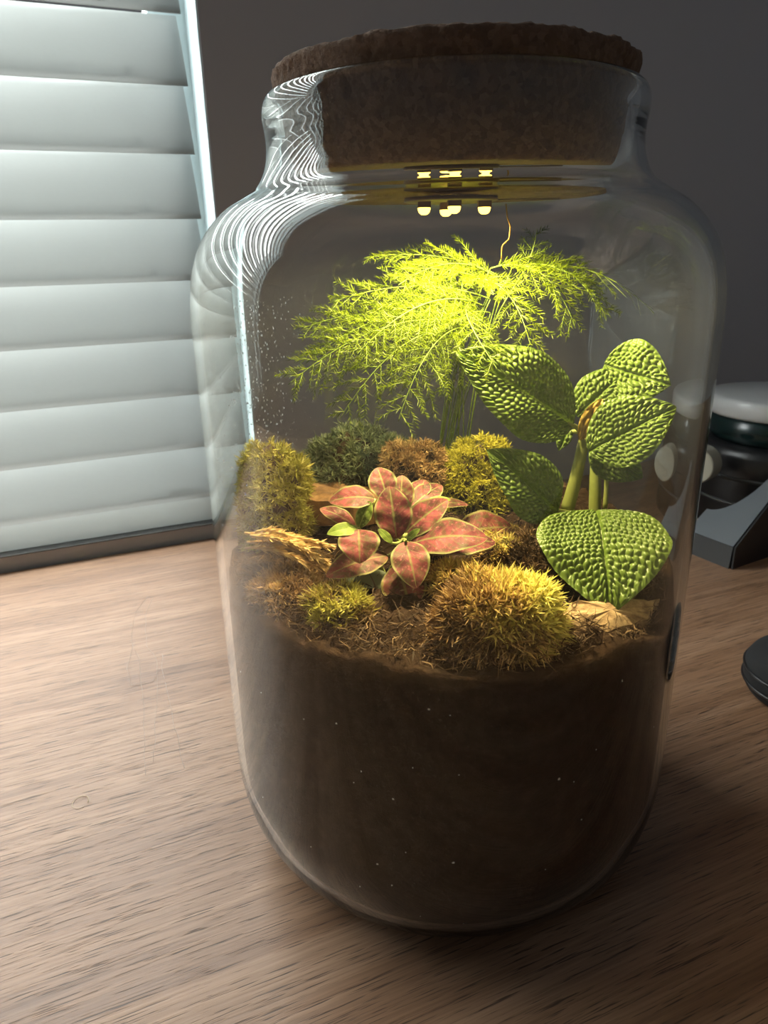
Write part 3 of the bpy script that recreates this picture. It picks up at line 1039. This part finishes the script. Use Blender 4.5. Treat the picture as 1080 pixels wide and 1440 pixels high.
# ---- asparagus fern
fbase = inside(at(632, 668, .044)); fbase[2] = float(soil_z(np.array([fbase[0]]), np.array([fbase[1]]))[0])
fern = thing('asparagus_fern', fbase, 'feathery bright lime green asparagus fern rising under the lamp', 'fern')


def frond(bp, ctrl, tp, wside, nh, dens=1.0, tint=.5, seed=0):
    g_ = np.random.default_rng(seed)
    p0, p1, p2 = at(*bp), at(*ctrl), at(*tp)
    n = 60
    path = bez(p0, p1, p2, n)
    L = np.linalg.norm(np.diff(path, axis=0), axis=1).sum()
    tg = nrm(np.gradient(path, axis=0))
    nh = nrm(np.asarray(nh, float))
    root_ = None
    mbn, mbs = MB(), MB()
    tube(mbs, path, .00040, .00018, 5, .6)
    nb = max(8, int(L / .0034 * dens))
    for k in range(nb):
        q = .06 + .93 * (k + g_.uniform(-.3, .3)) / nb
        q = min(max(q, .02), .99)
        idx = q * (n - 1)
        i0 = int(idx); fr = idx - i0
        p = path[i0] * (1 - fr) + path[min(i0 + 1, n - 1)] * fr
        T = tg[i0]
        S = nrm(np.cross(T, nh)) * (1 if k % 2 else -1)
        prof_ = (np.clip(q / .22, 0, 1) ** .7) * (1 - q) ** .42
        Lb = 1.1 * wside * prof_ * g_.uniform(.7, 1.2) + .002
        d = nrm(T * g_.uniform(.55, .95) + S * 1.0 + nh * g_.normal() * .22)
        m_ = max(4, int(Lb / .0011))
        tq = np.linspace(.03, 1, m_)[:, None]
        br = p + d * Lb * tq + T * Lb * .18 * tq ** 2 - V(0, 0, 1) * Lb * .10 * tq ** 2
        tube(mbs, br[::max(1, m_ // 4)], .00018, .00010, 4, .7)
        bd = nrm(np.gradient(br, axis=0))
        per = 5
        PP = np.repeat(br, per, 0)
        rep_bd = np.repeat(bd, per, 0)
        pr_ = g_.normal(size=(m_ * per, 3)); pr_ = nrm(pr_ - rep_bd * (pr_ * rep_bd).sum(1, keepdims=True))
        DD = rep_bd * .75 + pr_ * .72
        ln = .0044 * g_.uniform(.6, 1.25, m_ * per) * (1 - .35 * np.repeat(tq[:, 0], per))
        hr = np.hypot(PP[:, 0], PP[:, 1])
        ok = hr < .1005
        if ok.any():
            needles(mbn, PP[ok], DD[ok], ln[ok], .00028, None, np.clip(tint + g_.uniform(-.3, .3, ok.sum()), 0, 1))
    o = mbn.build('frond', m_fern, fern)
    mbs.build('rachis', m_fern_stem, o)
    # stem from the root to the frond
    mb = MB()
    p0b = fbase + V(g_.uniform(-.008, .008), g_.uniform(-.004, .004), 0)
    mid = V(p0b[0] * .7 + p0[0] * .3, p0b[1] * .7 + p0[1] * .3, p0[2] * .65 + p0b[2] * .35)
    tube(mb, bez(p0b, mid, p0, 18), .00036, .00030, 5, .4)
    mb.build('stem', m_fern_stem, fern)


UP = V(0, -.35, 1)
FR = [((700, 385, .046), (620, 340, .050), (512, 358, .052), .014, V(0, -.3, 1), 1.0, .55),
      ((705, 400, .040), (625, 365, .038), (550, 378, .034), .014, V(0, -.5, 1), 1.1, .6),
      ((690, 420, .036), (590, 380, .034), (468, 424, .030), .020, V(0, -.6, .9), 1.2, .5),
      ((660, 455, .028), (540, 425, .014), (405, 540, .004), .022, V(0, -.7, .8), 1.4, .5),
      ((650, 450, .044), (510, 425, .040), (424, 462, .036), .019, V(0, -.6, .9), 1.1, .4),
      ((650, 470, .026), (570, 440, .006), (478, 588, -.008), .021, V(0, -.8, .7), 1.3, .5),
      ((655, 460, .024), (600, 460, .000), (560, 592, -.014), .022, V(.2, -.8, .7), 1.3, .5),
      ((650, 395, .034), (720, 370, .004), (748, 494, -.020), .017, V(.4, -.6, .9), 1.2, .6),
      ((690, 375, .040), (770, 345, .030), (810, 462, .014), .018, V(.5, -.5, .9), 1.2, .6),
      ((720, 375, .048), (800, 345, .046), (862, 448, .038), .018, V(.4, -.5, .9), 1.1, .45),
      ((740, 375, .058), (830, 350, .060), (930, 440, .052), .018, V(.3, -.5, .9), 1.0, .3),
      ((660, 430, .028), (640, 430, .002), (700, 520, -.018), .016, V(.2, -.8, .7), 1.1, .55),
      ((690, 440, .040), (620, 420, .040), (620, 560, .036), .022, V(0, -.9, .5), 1.2, .4),
      ((735, 385, .048), (752, 350, .048), (757, 312, .048), .007, V(0, -1, .1), .8, .35),
      ((700, 390, .042), (640, 340, .036), (560, 400, .024), .016, V(0, -.6, .9), 1.2, .6),
      ((680, 430, .026), (600, 390, .006), (500, 500, -.008), .020, V(0, -.8, .8), 1.3, .5),
      ((660, 450, .034), (560, 410, .024), (440, 500, .018), .020, V(0, -.7, .8), 1.2, .45)]
for k, a in enumerate(FR):
    frond(*a, seed=200 + k)
# bare dry twig hanging by the lamp
mb = MB()
P = np.array([at(x, y, -.012) for x, y in ((712, 276), (714, 298), (718, 312), (716, 332), (706, 342), (705, 362))])
q = np.linspace(0, 5, 24)
tube(mb, np.stack([np.interp(q, range(6), P[:, k]) for k in range(3)], 1), .00035, .0002, 5, .6)
mb.build('dry_tip', m_wither, fern)

# ================================================================== THINGS AT RIGHT
# tape dispenser: wedge body with a curved well that holds the roll
e1, e2 = V(.87, .49, 0), V(-.49, .87, 0)
C0 = V(.293, .288, 0)
disp = thing('tape_dispenser', C0, 'black wedge-shaped tape dispenser standing on the desk behind the jar', 'tape dispenser')


def ztop(a):
    return .022 + a * .85


outline = [(0, 0), (.072, 0), (.072, .014)]
for q in np.linspace(0, 1, 14):
    an = math.radians(-8 + q * -92)
    outline.append((.072 - .050 * math.sin(q * math.pi / 2) , .014 + .034 * (1 - math.cos(q * math.pi / 2))))
outline += [(.0, .050)]
mb = MB()
topv = [C0 + e1 * a + e2 * b + V(0, 0, ztop(a)) for a, b in outline]
lowv = [C0 + e1 * (a - .002 if a < .001 else a) + e2 * b + V(0, 0, .0) for a, b in outline]
n = len(outline)
mb.add(topv, [tuple(range(n))])
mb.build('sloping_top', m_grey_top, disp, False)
mb = MB()
mb.add([p - V(0, 0, .0006) for p in topv] + lowv, [tuple(range(n, 2 * n))[::-1]] + [(i + n, (i + 1) % n + n, (i + 1) % n, i) for i in range(n)])
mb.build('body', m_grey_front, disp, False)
mb = MB()
box(mb, C0 + e1 * .016 + e2 * .016, e1 * .054, e2 * .034, V(0, 0, .030)); mb.build('well', m_black, disp, False)
mb = MB()
side = [(.0, 0, .0), (.09, 0, 0), (.09, 0, .066), (.072, 0, ztop(.072)), (0, 0, ztop(0))]
sv = [C0 + e1 * a - e2 * .0014 + V(0, 0, z) for a, _, z in side]; sv2 = [p_ - e2 * .0016 for p_ in sv]
mb = MB(); mb.add(sv + sv2, [(0, 1, 2, 3, 4), (9, 8, 7, 6, 5)] + [(i, i + 5, (i + 1) % 5 + 5, (i + 1) % 5) for i in range(5)])
mb.build('side_panel', m_black, disp, False)
# tape roll
rc = at(984, 652, .372)
mb = MB()
axd = nrm(V(-.75, -.66, 0)); rr0, hw = .0185, .010
xx = nrm(np.cross(axd, V(0, 0, 1))); zz = V(0, 0, 1)
th = np.linspace(0, 2 * math.pi, 48, endpoint=False)
ringp = [(.0004, -hw), (rr0 - .001, -hw), (rr0, -hw + .001), (rr0, hw - .001), (rr0 - .001, hw), (.0004, hw)]
v = [rc + axd * h_ + r_ * (xx * math.cos(q) + zz * math.sin(q)) for r_, h_ in ringp for q in th]
k = len(ringp); f = []
for i in range(k):
    for j in range(48):
        f.append((i * 48 + j, i * 48 + (j + 1) % 48, ((i + 1) % k) * 48 + (j + 1) % 48, ((i + 1) % k) * 48 + j))
mb.add(v, f); mb.build('tape_roll', m_cream, None, False, label='cream roll of tape sitting in the black dispenser', category='tape')

# stack: black box, black-teal tin, pale grey lid
sc_ = at(1092, 590, .43)
zl = at(1050, 600, .365)[2]
bx = thing('black_case', (sc_[0], sc_[1], 0), 'black ribbed case under the dark round tin at right', 'case')
hcase = at(1040, 640, .36)[2]
mb = MB()
lathe(mb, [(1e-5, 0), (.080, 0), (.083, .003), (.083, hcase - .010), (.081, hcase - .004), (.076, hcase), (1e-5, hcase)], 72, (sc_[0] + .004, sc_[1], 0)); mb.build('body', m_black, bx)
for zz_ in (hcase * .35, hcase * .65):
    mb = MB(); lathe(mb, [(.083, zz_ - .002), (.0845, zz_ - .001), (.0845, zz_ + .001), (.083, zz_ + .002)], 72, (sc_[0] + .004, sc_[1], 0)); mb.build('rib', m_grey_front, bx)
tin = thing('round_tin', (sc_[0], sc_[1], hcase), 'dark round tin with pale grey lid stacked at the right behind the jar', 'tin')
mb = MB()
lathe(mb, [(1e-5, hcase + .0003), (.062, hcase + .0003), (.066, hcase + .006), (.068, zl), (1e-5, zl)], 80, (sc_[0], sc_[1], 0)); mb.build('body', m_teal, tin)
mb = MB()
lathe(mb, [(1e-5, zl + .0002), (.0695, zl + .0002), (.0715, zl + .002), (.072, zl + .016), (.070, zl + .0185), (.066, zl + .0195), (1e-5, zl + .0205)], 96, (sc_[0], sc_[1], 0)); mb.build('lid', m_lid, tin)

# black padded fabric case cut by the right edge
pc_ = onz(1058, 985, 0)
cx = pc_ + V(.037, .004, 0)
pouch = thing('padded_pouch', (cx[0], cx[1], 0), 'black padded fabric pouch on the desk at the right edge', 'pouch')
mb = MB()
pr = [(1e-5, 0), (.030, 0), (.035, .002), (.0385, .008), (.0395, .015), (.0385, .022), (.034, .029), (.026, .033), (1e-5, .0345)]
lathe(mb, smooth_profile(pr, 4), 64, (cx[0], cx[1], .0002)); mb.build('shell', m_fabric, pouch)
for zz_ in (.0105, .0195):
    thh = np.linspace(0, 2 * math.pi, 64)
    mb = MB(); tube(mb, np.stack([cx[0] + .0392 * np.cos(thh), cx[1] + .0392 * np.sin(thh), np.full(64, zz_)], 1), .0011, .0011, 6); mb.build('seam', m_black, pouch)
